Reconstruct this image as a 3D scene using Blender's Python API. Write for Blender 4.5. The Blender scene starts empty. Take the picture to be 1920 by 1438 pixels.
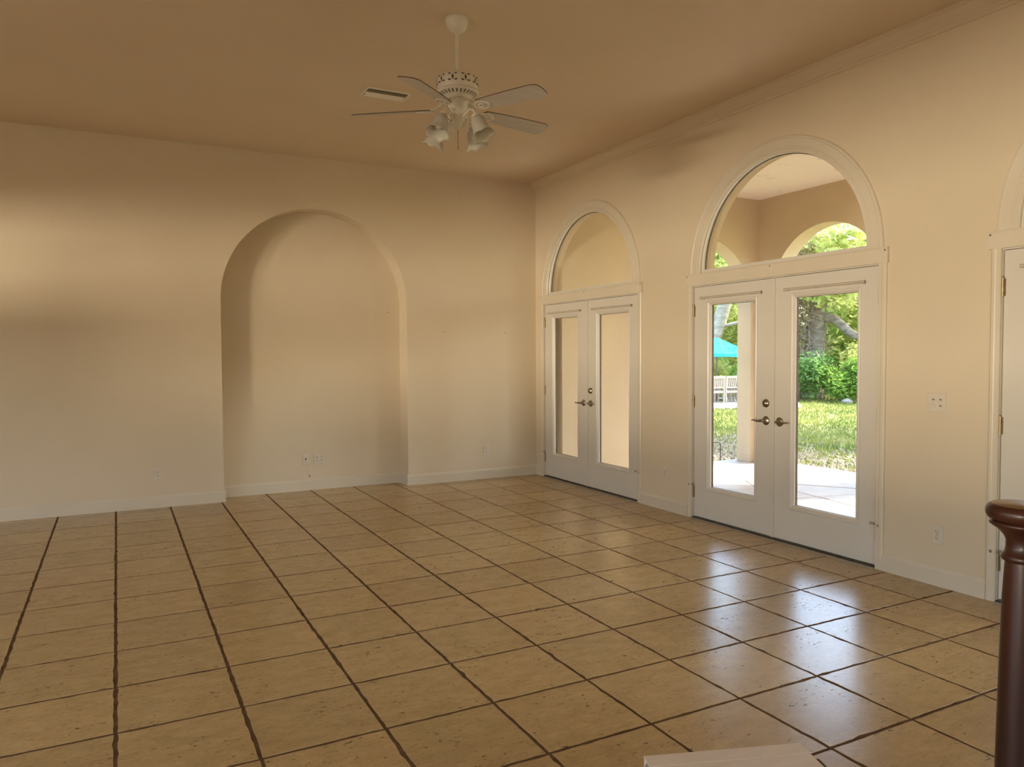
import bpy, math, random
from mathutils import Matrix, Vector
random.seed(7)
S = bpy.context.scene
COL = S.collection
PI = math.pi

# ------------------------------------------------------------------ camera, sky, sun, lights, exposure
YAW, PITCH, ROLL = math.radians(27.661), math.radians(-2.161), math.radians(-0.275)
cy_, sy_ = math.cos(YAW), math.sin(YAW)
fw = Vector((sy_ * math.cos(PITCH), cy_ * math.cos(PITCH), math.sin(PITCH)))
rt0 = Vector((cy_, -sy_, 0)); up0 = rt0.cross(fw)
rt = rt0 * math.cos(ROLL) + up0 * math.sin(ROLL)
up = up0 * math.cos(ROLL) - rt0 * math.sin(ROLL)
cam = bpy.data.cameras.new('camera'); camo = bpy.data.objects.new('camera', cam); COL.objects.link(camo)
cam.sensor_width = 36; cam.lens = 26.514; cam.clip_start = .05; cam.clip_end = 400
m = Matrix.Identity(4)
for i in range(3):
    m[i][0] = rt[i]; m[i][1] = up[i]; m[i][2] = -fw[i]
m[0][3], m[1][3], m[2][3] = 0, 0, 1.45
camo.matrix_world = m
S.camera = camo

world = bpy.data.worlds.new('world'); S.world = world; world.use_nodes = True
wn = world.node_tree; wn.nodes.clear()
sky = wn.nodes.new('ShaderNodeTexSky'); sky.sky_type = 'NISHITA'; sky.sun_disc = False
sky.sun_elevation = math.radians(52); sky.sun_rotation = math.radians(110); sky.dust_density = 3.0; sky.air_density = 1.0
bg = wn.nodes.new('ShaderNodeBackground'); bg.inputs[1].default_value = 1.5
wo = wn.nodes.new('ShaderNodeOutputWorld')
wn.links.new(sky.outputs[0], bg.inputs[0]); wn.links.new(bg.outputs[0], wo.inputs[0])

def lamp(kind, name, loc, target, energy, color, **kw):
    l = bpy.data.lights.new(name, kind); l.energy = energy; l.color = color
    for k, v in kw.items(): setattr(l, k, v)
    o = bpy.data.objects.new(name, l); COL.objects.link(o); o.location = loc
    o.rotation_euler = (Vector(target) - Vector(loc)).to_track_quat('-Z', 'Y').to_euler()
    return o
SUN_DIR = Vector((.94 * .62, -.34 * .62, .79))
lamp('SUN', 'sun', (30, 20, 30), Vector((30, 20, 30)) - SUN_DIR * 10, 13.5, (1, .93, .80), angle=math.radians(.6))
WARM = (1, .86, .66)
# daylight through the window of the left wall, off to the side of the view
lamp('AREA', 'side_window_daylight', (-4.75, 2.6, 1.5), (0, 3.4, .8), 86, WARM, shape='RECTANGLE', size=4.4, size_y=1.9)
# unseen lamp added beyond the left openings to throw the wall's light band
lamp('AREA', 'side_band_lamp', (-18, -4.6, .50), (1.5, 8, 2.4), 3200, (1, .885, .70), shape='RECTANGLE', size=5.0, size_y=1.45)
# daylight from the rooms behind the camera
lamp('AREA', 'rear_window_daylight', (-1.2, -4.75, 1.35), (.5, 6, .6), 10, WARM, shape='RECTANGLE', size=4.4, size_y=1.7)

S.view_settings.view_transform = 'Standard'; S.view_settings.look = 'None'
S.view_settings.gamma = 1; S.view_settings.use_curve_mapping = False
S.view_settings.exposure = 0.0
S.cycles.use_denoising = True
S.cycles.max_bounces = 14; S.cycles.diffuse_bounces = 8; S.cycles.transparent_max_bounces = 16
S.cycles.sample_clamp_indirect = 6

# ------------------------------------------------------------------ helpers
def lin(*c):
    return tuple((v / 255 / 12.92 if v / 255 <= .04045 else ((v / 255 + .055) / 1.055) ** 2.4) for v in c) + (1,)

def mat(name, c1, c2=None, scale=(6, 6, 6), rough=.5, bump=0, bscale=60, metal=0, spec=.5, lo=.35, hi=.65, coat=0, transl=0, detail=4, rnd=0):
    """c1/c2 linear rgb, mixed by object-space noise"""
    M = bpy.data.materials.new(name); M.use_nodes = True
    n = M.node_tree.nodes; L = M.node_tree.links
    b = n['Principled BSDF']; out = n['Material Output']
    b.inputs['Roughness'].default_value = rough; b.inputs['Metallic'].default_value = metal
    b.inputs['Specular IOR Level'].default_value = spec
    b.inputs['Coat Weight'].default_value = coat; b.inputs['Coat Roughness'].default_value = .12
    tc = n.new('ShaderNodeTexCoord')
    c1 = tuple(c1[:3]) + (1,)
    c2 = c1 if c2 is None else tuple(c2[:3]) + (1,)
    mp = n.new('ShaderNodeMapping'); mp.inputs['Scale'].default_value = scale
    L.new(tc.outputs['Object'], mp.inputs['Vector'])
    nz = n.new('ShaderNodeTexNoise'); nz.inputs['Scale'].default_value = 1; nz.inputs['Detail'].default_value = detail
    L.new(mp.outputs[0], nz.inputs['Vector'])
    rp = n.new('ShaderNodeValToRGB'); e = rp.color_ramp.elements
    e[0].position = lo; e[1].position = hi; e[0].color = c1; e[1].color = c2
    L.new(nz.outputs[0], rp.inputs[0])
    csock = rp.outputs[0]
    if rnd:
        oi = n.new('ShaderNodeObjectInfo')
        hs = n.new('ShaderNodeHueSaturation')
        mr = n.new('ShaderNodeMapRange'); mr.inputs[3].default_value = 1 - rnd; mr.inputs[4].default_value = 1 + rnd
        L.new(oi.outputs['Random'], mr.inputs[0]); L.new(mr.outputs[0], hs.inputs['Value']); L.new(csock, hs.inputs['Color'])
        csock = hs.outputs[0]
        va = n.new('ShaderNodeVectorMath'); va.operation = 'ADD'
        vs = n.new('ShaderNodeVectorMath'); vs.operation = 'SCALE'; vs.inputs[3].default_value = 37
        cb = n.new('ShaderNodeCombineXYZ'); L.new(oi.outputs['Random'], cb.inputs[0]); L.new(oi.outputs['Random'], cb.inputs[1])
        L.new(cb.outputs[0], vs.inputs[0]); L.new(tc.outputs['Object'], va.inputs[0]); L.new(vs.outputs[0], va.inputs[1])
        L.new(va.outputs[0], mp.inputs['Vector'])
    L.new(csock, b.inputs['Base Color'])
    if bump:
        n2 = n.new('ShaderNodeTexNoise'); n2.inputs['Scale'].default_value = bscale; n2.inputs['Detail'].default_value = 3
        L.new(tc.outputs['Object'], n2.inputs['Vector'])
        bp = n.new('ShaderNodeBump'); bp.inputs['Strength'].default_value = bump; bp.inputs['Distance'].default_value = .01
        L.new(n2.outputs[0], bp.inputs['Height']); L.new(bp.outputs[0], b.inputs['Normal'])
    if transl:
        t = n.new('ShaderNodeBsdfTranslucent'); L.new(csock, t.inputs['Color'])
        mx = n.new('ShaderNodeMixShader'); mx.inputs[0].default_value = transl
        L.new(b.outputs[0], mx.inputs[1]); L.new(t.outputs[0], mx.inputs[2]); L.new(mx.outputs[0], out.inputs['Surface'])
    return M

def glass_mat(name, tint=(1, 1, 1, 1), rough=0.0):
    M = bpy.data.materials.new(name); M.use_nodes = True
    n = M.node_tree.nodes; L = M.node_tree.links; n.clear()
    out = n.new('ShaderNodeOutputMaterial'); tr = n.new('ShaderNodeBsdfTransparent'); tr.inputs[0].default_value = tint
    gl = n.new('ShaderNodeBsdfGlossy'); gl.inputs['Roughness'].default_value = rough
    fr = n.new('ShaderNodeFresnel'); ge = n.new('ShaderNodeNewGeometry')
    mi = n.new('ShaderNodeMapRange'); mi.inputs[3].default_value = 1.45; mi.inputs[4].default_value = 1 / 1.45
    L.new(ge.outputs['Backfacing'], mi.inputs[0]); L.new(mi.outputs[0], fr.inputs['IOR'])
    mx = n.new('ShaderNodeMixShader'); L.new(fr.outputs[0], mx.inputs[0]); L.new(tr.outputs[0], mx.inputs[1]); L.new(gl.outputs[0], mx.inputs[2])
    L.new(mx.outputs[0], out.inputs['Surface'])
    return M

ORG = {}
class MB:
    def __init__(s): s.v = []; s.f = []; s.sm = []
    def add(s, vs, fs, smooth=False):
        o = len(s.v); s.v += [tuple(q) for q in vs]
        for f in fs: s.f.append(tuple(i + o for i in f)); s.sm.append(smooth)
    def box(s, x0, x1, y0, y1, z0, z1):
        v = [(x, y, z) for x in (x0, x1) for y in (y0, y1) for z in (z0, z1)]
        s.add(v, [(0, 1, 3, 2), (4, 6, 7, 5), (0, 4, 5, 1), (2, 3, 7, 6), (0, 2, 6, 4), (1, 5, 7, 3)])
    def prism(s, poly, axis, a0, a1, smooth=False):
        """poly: 2d points; axis 'x': (y,z); 'y': (x,z); 'z': (x,y)"""
        def p(q, a):
            return {'x': (a, q[0], q[1]), 'y': (q[0], a, q[1]), 'z': (q[0], q[1], a)}[axis]
        n = len(poly); v = [p(q, a0) for q in poly] + [p(q, a1) for q in poly]
        s.add(v, [(i, (i + 1) % n, n + (i + 1) % n, n + i) for i in range(n)], smooth)
        s.add(v, [tuple(range(n)), tuple(range(2 * n - 1, n - 1, -1))])
    def loops(s, loops, close=False, smooth=False, cap=False):
        n = len(loops[0]); v = [q for l in loops for q in l]; f = []
        K = len(loops)
        for k in range(K if close else K - 1):
            a = k * n; b = ((k + 1) % K) * n
            for i in range(n): f.append((a + i, a + (i + 1) % n, b + (i + 1) % n, b + i))
        s.add(v, f, smooth)
        if cap: s.add(loops[0], [tuple(range(n))]); s.add(loops[-1], [tuple(range(n))])
    def rect(s, y0, y1, z0, z1, prof, close=False):
        """picture-frame in a wall x=const: prof of (inset, x)"""
        s.loops([[(x, y0 + i, z0 + i), (x, y1 - i, z0 + i), (x, y1 - i, z1 - i), (x, y0 + i, z1 - i)] for i, x in prof], close)
    def arch(s, yc, zc, prof, n=40, close=True, a0=0, a1=PI):
        """swept half ring in a wall x=const: prof of (radius, x)"""
        K = len(prof); v = []
        for k in range(n + 1):
            a = a0 + (a1 - a0) * k / n
            for r, x in prof: v.append((x, yc + r * math.cos(a), zc + r * math.sin(a)))
        f = []
        for k in range(n):
            for i in range(K if close else K - 1):
                j = (i + 1) % K
                f.append((k * K + i, k * K + j, (k + 1) * K + j, (k + 1) * K + i))
        s.add(v, f)
        if close: s.add(v[:K], [tuple(range(K))]); s.add(v[-K:], [tuple(range(K))])
    def lathe(s, prof, c=(0, 0, 0), axis=(0, 0, 1), seg=24, smooth=True, wave=None):
        ax = Vector(axis).normalized(); q = Vector((0, 0, 1)).rotation_difference(ax); c = Vector(c)
        v = []
        for r, z in prof:
            for i in range(seg):
                a = 2 * PI * i / seg
                rr = r; zz = z
                if wave: rr, zz = wave(r, z, a)
                v.append(c + q @ Vector((rr * math.cos(a), rr * math.sin(a), zz)))
        f = []
        for k in range(len(prof) - 1):
            for i in range(seg):
                j = (i + 1) % seg
                f.append((k * seg + i, k * seg + j, (k + 1) * seg + j, (k + 1) * seg + i))
        s.add(v, f, smooth)
        if prof[0][0] > 1e-4 and not wave: s.add(v[:seg], [tuple(range(seg))])
        if prof[-1][0] > 1e-4 and not wave: s.add(v[-seg:], [tuple(range(seg))])
    def tube(s, pts, rad, seg=8, smooth=True, flat=1.0):
        pts = [Vector(p) for p in pts]; n = len(pts)
        if not isinstance(rad, (list, tuple)): rad = [rad] * n
        v = []; ref = None
        for k, p in enumerate(pts):
            t = (pts[min(k + 1, n - 1)] - pts[max(k - 1, 0)]).normalized()
            if ref is None: ref = Vector((0, 0, 1)) if abs(t.z) < .9 else Vector((1, 0, 0))
            a = t.cross(ref).normalized(); b = a.cross(t); ref = b
            for i in range(seg):
                w = 2 * PI * i / seg
                v.append(p + a * rad[k] * math.cos(w) + b * rad[k] * flat * math.sin(w))
        f = []
        for k in range(n - 1):
            for i in range(seg):
                j = (i + 1) % seg
                f.append((k * seg + i, k * seg + j, (k + 1) * seg + j, (k + 1) * seg + i))
        s.add(v, f, smooth)
        s.add(v[:seg], [tuple(range(seg))]); s.add(v[-seg:], [tuple(range(seg))])
    def build(s, name, material, parent=None, local=False, loc=None, fix=True, **props):
        me = bpy.data.meshes.new(name)
        o = Vector((0, 0, 0))
        if parent is not None and not local: o = ORG.get(parent.name, Vector((0, 0, 0)))
        if loc is not None: o = Vector(loc)
        me.from_pydata([(x - o[0], y - o[1], z - o[2]) for x, y, z in s.v], [], s.f)
        me.polygons.foreach_set('use_smooth', s.sm)
        me.materials.append(material)
        me.update()
        if fix:
            import bmesh
            bm = bmesh.new(); bm.from_mesh(me); bmesh.ops.recalc_face_normals(bm, faces=bm.faces); bm.to_mesh(me); bm.free()
        ob = bpy.data.objects.new(name, me); COL.objects.link(ob)
        if parent is not None:
            ob.parent = parent
            if loc is not None: ob.location = Vector(loc) - ORG.get(parent.name, Vector((0, 0, 0)))
        elif loc is not None: ob.location = loc
        ORG[ob.name] = o
        for k, v in props.items(): ob[k] = v
        return ob

def empty(name, loc, label=None, cat=None, group=None, kind=None):
    o = bpy.data.objects.new(name, None); COL.objects.link(o); o.location = loc; o.empty_display_size = .1
    ORG[o.name] = Vector(loc)
    if label: o['label'] = label
    if cat: o['category'] = cat
    if group: o['group'] = group
    if kind: o['kind'] = kind
    return o
def tag(o, label=None, cat=None, group=None, kind=None):
    for k, v in (('label', label), ('category', cat), ('group', group), ('kind', kind)):
        if v: o[k] = v
    return o
def copy_tree(o, parent=None):
    c = o.copy(); COL.objects.link(c); c.parent = parent
    for ch in list(o.children): copy_tree(ch, c)
    return c

# ------------------------------------------------------------------ materials
WALL = mat('cream_wall_paint', (.66, .555, .395), (.69, .58, .415), (1.2, 1.2, 1.2), rough=.6, bump=.10, bscale=55, spec=.3)
CEIL = mat('cream_ceiling_paint', (.70, .575, .425), (.72, .595, .44), (1.5, 1.5, 1.5), rough=.8, bump=.10, bscale=40, spec=.2)
TRIM = mat('white_gloss_trim', (.65, .57, .435), (.68, .60, .46), (2, 2, 2), rough=.35, spec=.4)
DOORW = mat('white_door_paint', (.65, .60, .51), (.68, .625, .53), (2, 2, 2), rough=.32, spec=.45)
PLATE = mat('off_white_plastic', (.64, .565, .45), (.68, .60, .48), (9, 9, 9), rough=.35)
RODM = mat('ivory_rod_metal', (.50, .44, .35), (.55, .48, .385), (9, 9, 9), rough=.4)
SLOT = mat('dark_slot', (.10, .075, .05), (.13, .1, .07), rough=.6)
GROUT = mat('brown_grout', (.095, .05, .02), (.15, .085, .036), (14, 14, 14), rough=.9, bump=.4, bscale=90, spec=.2)
NICKEL = mat('aged_nickel', (.33, .28, .21), (.42, .36, .27), (30, 30, 30), rough=.3, metal=1)
BRONZE = mat('dark_bronze_sill', (.06, .04, .025), (.10, .07, .045), (20, 20, 20), rough=.45, metal=.6)
SILVER = mat('dull_sill_metal', (.42, .38, .32), (.5, .45, .38), (20, 20, 20), rough=.5, metal=.6)
HINGE = mat('worn_brass_hinge', (.28, .21, .12), (.36, .28, .17), (30, 30, 30), rough=.35, metal=.9)
GLASS = glass_mat('clear_glass', (.97, .985, .97, 1))
FANW = mat('white_fan_enamel', (.74, .69, .59), (.78, .73, .63), (12, 12, 12), rough=.35)
BLADE = mat('whitewashed_blade', (.56, .51, .44), (.62, .57, .49), (3, 40, 3), rough=.45)
BLADE_EDGE = mat('brown_blade_edge', (.12, .075, .045), (.16, .1, .06), (9, 9, 9), rough=.5)
VENTD = mat('shaded_louvre', (.20, .165, .115), (.26, .21, .15), (30, 30, 30), rough=.7)  # shade in the near half of the register, put into the louvre colour
SHADE = mat('frosted_glass_shade', (.74, .71, .62), (.8, .77, .68), (20, 20, 20), rough=.25, transl=.45)
WOOD = mat('dark_cherry_wood', (.024, .0065, .0035), (.055, .016, .007), (9, 9, 1.2), rough=.38, coat=.10, spec=.35)
WOODTOP = mat('lit_cherry_top', (.13, .06, .028), (.20, .10, .045), (14, 5, 5), rough=.35, coat=.3)  # light falling on the cap top, put into its colour
BOXC = mat('cream_card', (.74, .64, .52), (.79, .69, .56), (7, 30, 7), rough=.6)
BOXG = mat('grey_card', (.30, .25, .20), (.35, .29, .23), (8, 8, 8), rough=.6)
STUCCO = mat('tan_stucco', (.555, .435, .29), (.59, .465, .315), (2.5, 2.5, 2.5), rough=.9, bump=.25, bscale=70, spec=.2)
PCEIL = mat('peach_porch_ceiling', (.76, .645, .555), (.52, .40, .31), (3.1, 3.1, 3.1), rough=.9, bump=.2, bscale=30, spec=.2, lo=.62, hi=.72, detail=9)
STONE = mat('pale_flagstone', (.31, .265, .23), (.39, .335, .285), (5, 5, 5), rough=.42, bump=.15, bscale=25, rnd=.08)
SLAB = mat('porch_mortar', (.34, .29, .25), (.40, .34, .29), (12, 12, 12), rough=.8)
LAWN = mat('sunny_lawn', (.12, .16, .03), (.26, .25, .09), (.55, .55, .55), rough=.9, spec=.1, detail=8, lo=.3, hi=.7)
PAVE = mat('pale_patio_paving', (.62, .58, .52), (.7, .66, .6), (2, 2, 2), rough=.8)
GRASS = mat('grass_blades', (.095, .15, .03), (.25, .26, .07), (.8, .8, .8), rough=.6, transl=.3, spec=.2)
LITTER = mat('dry_leaf_litter', (.13, .115, .08), (.33, .29, .21), (25, 25, 25), rough=.9, transl=.2)
LEAFS = [mat('leaf_yellow_green', (.34, .40, .10), (.58, .60, .22), (1.2, 1.2, 1.2), rough=.5, transl=.45, spec=.2),
         mat('leaf_mid_green', (.17, .33, .05), (.38, .54, .11), (1.2, 1.2, 1.2), rough=.5, transl=.5, spec=.25),
         mat('leaf_deep_green', (.09, .21, .055), (.23, .40, .11), (1.2, 1.2, 1.2), rough=.5, transl=.45, spec=.3)]
BARK = mat('grey_bark', (.13, .10, .07), (.30, .25, .19), (3, 3, 9), rough=.9, bump=.6, bscale=14)
PALEBARK = mat('pale_bark', (.34, .30, .25), (.55, .50, .43), (3, 3, 8), rough=.9, bump=.5, bscale=14)
VINE = mat('dry_brown_vine', (.24, .17, .11), (.42, .32, .22), (6, 6, 6), rough=.8, transl=.3)
ROCK = mat('grey_rock', (.26, .24, .21), (.40, .37, .33), (8, 8, 8), rough=.9)
TEAL = mat('turquoise_canvas', (.02, .46, .50), (.035, .54, .57), (3, 3, 3), rough=.8, transl=.35)
TEAK = mat('weathered_teak', (.30, .23, .18), (.38, .30, .24), (4, 4, 20), rough=.7)
POLE = mat('umbrella_pole_wood', (.12, .09, .06), (.18, .13, .09), (4, 4, 20), rough=.6)
IRON = mat('dark_iron', (.04, .035, .03), (.07, .06, .05), (20, 20, 20), rough=.5, metal=.5)
CORD = mat('white_cord', (.66, .6, .5), (.7, .64, .54), (30, 30, 30), rough=.5)

def travertine():
    M = bpy.data.materials.new('travertine_tile'); M.use_nodes = True
    n = M.node_tree.nodes; L = M.node_tree.links; b = n['Principled BSDF']
    tc = n.new('ShaderNodeTexCoord'); oi = n.new('ShaderNodeObjectInfo')
    cb = n.new('ShaderNodeCombineXYZ'); L.new(oi.outputs['Random'], cb.inputs[0]); L.new(oi.outputs['Random'], cb.inputs[1])
    sc = n.new('ShaderNodeVectorMath'); sc.operation = 'SCALE'; sc.inputs[3].default_value = 53; L.new(cb.outputs[0], sc.inputs[0])
    ad = n.new('ShaderNodeVectorMath'); L.new(tc.outputs['Object'], ad.inputs[0]); L.new(sc.outputs[0], ad.inputs[1])
    def noise(scale, detail=5, rough=.55):
        mp = n.new('ShaderNodeMapping'); mp.inputs['Scale'].default_value = scale; L.new(ad.outputs[0], mp.inputs[0])
        z = n.new('ShaderNodeTexNoise'); z.inputs['Scale'].default_value = 1; z.inputs['Detail'].default_value = detail; z.inputs['Roughness'].default_value = rough
        L.new(mp.outputs[0], z.inputs['Vector']); return z.outputs[0]
    def ramp(s, p0, p1, c0=(0, 0, 0, 1), c1=(1, 1, 1, 1)):
        r = n.new('ShaderNodeValToRGB'); e = r.color_ramp.elements; e[0].position = p0; e[1].position = p1; e[0].color = c0; e[1].color = c1
        L.new(s, r.inputs[0]); return r.outputs[0]
    def mix(f, a, c, mode='MIX'):
        x = n.new('ShaderNodeMixRGB'); x.blend_type = mode
        for s, k in ((f, 0), (a, 1), (c, 2)):
            if isinstance(s, (int, float)): x.inputs[k].default_value = s
            elif isinstance(s, tuple): x.inputs[k].default_value = s
            else: L.new(s, x.inputs[k])
        return x.outputs[0]
    base = ramp(noise((7, 13, 7), 8, .68), .32, .70, TILE_A, TILE_B)
    streak = ramp(noise((14, 75, 14), 4), .50, .70)
    base = mix(mix(1.0, streak, (.30, .30, .30, 1), 'MULTIPLY'), base, TILE_C)
    pit = ramp(noise((24, 52, 24), 4, .62), .615, .655)
    patch = ramp(noise((3.0, 3.8, 3), 2), .48, .62)
    pm = mix(1.0, pit, patch, 'MULTIPLY')
    dot = ramp(noise((17, 34, 17), 2, .5), .715, .73)
    pm = mix(.8, pm, dot, 'ADD')
    fine = ramp(noise((46, 80, 46), 3, .6), .53, .70)
    pm = mix(.24, pm, fine, 'ADD')
    base = mix(pm, base, TILE_D)
    hs = n.new('ShaderNodeHueSaturation'); mr = n.new('ShaderNodeMapRange'); mr.inputs[3].default_value = .93; mr.inputs[4].default_value = 1.06
    L.new(oi.outputs['Random'], mr.inputs[0]); L.new(mr.outputs[0], hs.inputs['Value']); L.new(base, hs.inputs['Color'])
    L.new(hs.outputs[0], b.inputs['Base Color'])
    b.inputs['Roughness'].default_value = .235
    bp = n.new('ShaderNodeBump'); bp.inputs['Strength'].default_value = .35; bp.inputs['Distance'].default_value = .002; bp.invert = True
    L.new(pm, bp.inputs['Height']); L.new(bp.outputs[0], b.inputs['Normal'])
    b.inputs['Specular IOR Level'].default_value = .85
    return M
TILE_A = (.40, .272, .112, 1); TILE_B = (.53, .37, .165, 1); TILE_C = (.31, .20, .075, 1); TILE_D = (.085, .045, .016, 1)
TILE = travertine()

# ------------------------------------------------------------------ room shell
XR, YB, H = 4.504, 7.964, 3.507          # right wall, back wall, ceiling
XL, YF = -4.6, -4.6                       # left wall and rear wall (out of view)
WT = .15                                  # thickness of the right wall
DOORS = [6.85, 4.237, 1.624]              # centres of the three door units
NX0, NX1, NZ = .925, 2.862, 2.012         # niche sides and spring line
NR = (NX1 - NX0) / 2; NC = (NX0 + NX1) / 2; ND = 8.21

# right wall: piers, then the arched band over the doors
w = MB()
OH, OZ, AR, AZ = .93, 2.06, .83, 2.165
ys = [YF - .2]
for c in sorted(DOORS): ys += [c - OH, c + OH]
ys.append(YB + .5)
for i in range(0, len(ys), 2): w.box(XR, XR + WT, ys[i], ys[i + 1], -.1, OZ)
edges = [YF - .2]
for c in sorted(DOORS): edges += [c - AR, c + AR]
edges.append(YB + .5)
for i in range(0, len(edges), 2): w.box(XR, XR + WT, edges[i], edges[i + 1], OZ, H + .15)
NA = 40
for c in DOORS:
    pts = [(c + AR * math.cos(PI * k / NA), AZ + AR * math.sin(PI * k / NA)) for k in range(NA + 1)]
    for x in (XR, XR + WT):
        v = [(x, y, z) for y, z in pts] + [(x, y, H + .15) for y, z in pts]
        w.add(v, [(k, k + 1, NA + 2 + k, NA + 1 + k) for k in range(NA)])
    v = [(XR, y, z) for y, z in pts] + [(XR + WT, y, z) for y, z in pts]
    w.add(v, [(k, k + 1, NA + 2 + k, NA + 1 + k) for k in range(NA)])
w.build('wall_right', WALL, kind='structure')

# back wall with the arched niche
w = MB()
w.box(XL - .2, NX0, YB, YB + .3, -.1, H + .15); w.box(NX1, XR, YB, YB + .3, -.1, H + .15)
pts = [(NC + NR * math.cos(PI * k / 56), NZ + NR * math.sin(PI * k / 56)) for k in range(57)]
v = [(x, YB, z) for x, z in pts] + [(x, YB, H + .15) for x, z in pts]
w.add(v, [(k, k + 1, 58 + k, 57 + k) for k in range(56)])
v = [(x, YB, z) for x, z in pts] + [(x, ND, z) for x, z in pts]
w.add(v, [(k, k + 1, 58 + k, 57 + k) for k in range(56)], True)
w.box(NX0 - .02, NX1 + .02, ND, ND + .09, -.1, NZ + NR + .1)
w.box(NX0 - .02, NX1 + .02, YB + .01, YB + .3, NZ + NR + .02, H + .15)
w.build('wall_back', WALL, kind='structure')

w = MB()                                   # left wall; unseen wide and high windows, sized to shape the light band
for a in ((YF - .2, -2.6, -.1, H + .15), (-2.6, 4.2, -.1, .75), (-2.6, 4.2, 1.99, H + .15), (4.2, 4.35, -.1, H + .15), (4.35, 6.7, -.1, 1.62), (4.35, 6.7, 2.25, H + .15), (6.7, YB, -.1, H + .15)):
    w.box(XL - .2, XL, a[0], a[1], a[2], a[3])
w.build('wall_left', WALL, kind='structure')
w = MB()                                   # rear wall with one wide window opening
for a in ((XL - .2, -3.6, -.1, H + .15), (1.2, XR, -.1, H + .15), (-3.6, 1.2, -.1, .45), (-3.6, 1.2, 2.25, H + .15)):
    w.box(a[0], a[1], YF - .2, YF, a[2], a[3])
w.build('wall_rear', WALL, kind='structure')
w = MB(); w.box(XL - .2, XR + WT, YF - .2, YB + .5, H, H + .16)
w.build('ceiling', CEIL, kind='structure')

# floor: grout bed carrying the travertine tiles
fl = MB(); fl.box(XL - .2, XR + .12, YF - .2, ND + .05, -.15, -.0016)
floor = fl.build('floor', GROUT, kind='structure')
TX, TY, OX, OY = .466, .457, -.034, 4.154
GX, GY = .0105, .0115
def tile_mesh(seed, x0, x1, y0, y1):
    r = random.Random(seed); P = []
    def side(a, b, n, nx, ny):
        for i in range(n):
            t = i / n; j = -abs(r.gauss(0, .0026)) if i else -.002
            P.append((a[0] + (b[0] - a[0]) * t - nx * -j * 1, a[1] + (b[1] - a[1]) * t - ny * -j * 1))
    n = 11
    side((x0, y0), (x1, y0), n, 0, -1); side((x1, y0), (x1, y1), n, 1, 0)
    side((x1, y1), (x0, y1), n, 0, 1); side((x0, y1), (x0, y0), n, -1, 0)
    cx, cy = (x0 + x1) / 2, (y0 + y1) / 2
    k = len(P); b = MB()
    top = [(x + (cx - x) * .006, y + (cy - y) * .006, 0) for x, y in P]
    low = [(x, y, -.0025) for x, y in P]; bot = [(x, y, -.006) for x, y in P]
    v = top + low + bot
    b.add(v, [tuple(range(k))])
    b.add(v, [(i, (i + 1) % k, k + (i + 1) % k, k + i) for i in range(k)] + [(k + i, k + (i + 1) % k, 2 * k + (i + 1) % k, 2 * k + i) for i in range(k)])
    me = bpy.data.meshes.new('tile'); me.from_pydata(b.v, [], b.f); me.materials.append(TILE)
    return me
full = [tile_mesh(s, -TX / 2 + GX / 2, TX / 2 - GX / 2, -TY / 2 + GY / 2, TY / 2 - GY / 2) for s in range(10)]
rest = MB()
def in_room(x0, x1, y0, y1):
    """clip a tile cell to the floor outline (one or two pieces where the niche begins)"""
    x0 = max(x0, XL); x1 = min(x1, XR - .002); y0 = max(y0, YF)
    if y1 <= YB - .002: return [(x0, x1, y0, y1)]
    n0, n1 = max(x0, NX0), min(x1, NX1)
    if n0 == x0 and n1 == x1: return [(x0, x1, y0, min(y1, ND))]
    return [(x0, x1, y0, YB - .002), (n0, n1, max(y0, YB - .002), min(y1, ND))]
tr = random.Random(3)
for i in range(-10, 11):
    for j in range(-9, 20):
        cx0, cy0 = OX + i * TX, OY - TY * 10 + j * TY
        for a in in_room(cx0 + GX / 2, cx0 + TX - GX / 2, cy0 + GY / 2, cy0 + TY - GY / 2):
            if a[1] - a[0] < .02 or a[3] - a[2] < .02: continue
            whole = abs(a[1] - a[0] - TX + GX) < 1e-4 and abs(a[3] - a[2] - TY + GY) < 1e-4
            c = ((a[0] + a[1]) / 2, (a[2] + a[3]) / 2)
            if i >= -4 and c[1] > .55:
                me = full[tr.randrange(10)] if whole else tile_mesh(i * 50 + j, a[0] - c[0], a[1] - c[0], a[2] - c[1], a[3] - c[1])
                o = bpy.data.objects.new('tile', me); COL.objects.link(o); o.parent = floor
                o.location = (c[0], c[1], tr.uniform(-.0006, .0006))
                o.rotation_euler = (tr.gauss(0, .0009), tr.gauss(0, .0009), (tr.choice((0, PI)) if whole else 0) + tr.gauss(0, .0012))
            else:
                rest.box(a[0], a[1], a[2], a[3], -.006, 0)
rest.build('rear_tiles', TILE, floor, kind='stuff')

# baseboards and crown
def base_prof(n):   # profile (offset from the wall, z)
    return [(0, 0), (.015, 0), (.015, n - .022), (.010, n - .012), (.006, n), (0, n)]
def bb_y(name, x, sgn, spans):
    b = MB()
    for y0, y1 in spans: b.prism([(x + sgn * o, z) for o, z in base_prof(.118)], 'y', y0, y1)
    return b.build(name, TRIM, kind='structure')
b = MB()
CW = .058
spans = []
prev = YF
for c in sorted(DOORS):
    spans.append((prev, c - .912 - CW)); prev = c + .912 + CW
spans.append((prev, YB))
for y0, y1 in spans: b.prism([(XR - o, z) for o, z in base_prof(.118)], 'y', y0, y1)
b.build('baseboard_right', TRIM, kind='structure')
b = MB()
def bbx(y, x0, x1): b.prism([(y - o, z) for o, z in base_prof(.118)], 'x', x0, x1)
bbx(YB, XL, NX0 + .015); bbx(YB, NX1 - .015, XR); bbx(ND, NX0, NX1)
b.prism([(NX0 + o, z) for o, z in base_prof(.118)], 'y', YB, ND)
b.prism([(NX1 - o, z) for o, z in base_prof(.118)], 'y', YB, ND)
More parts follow.
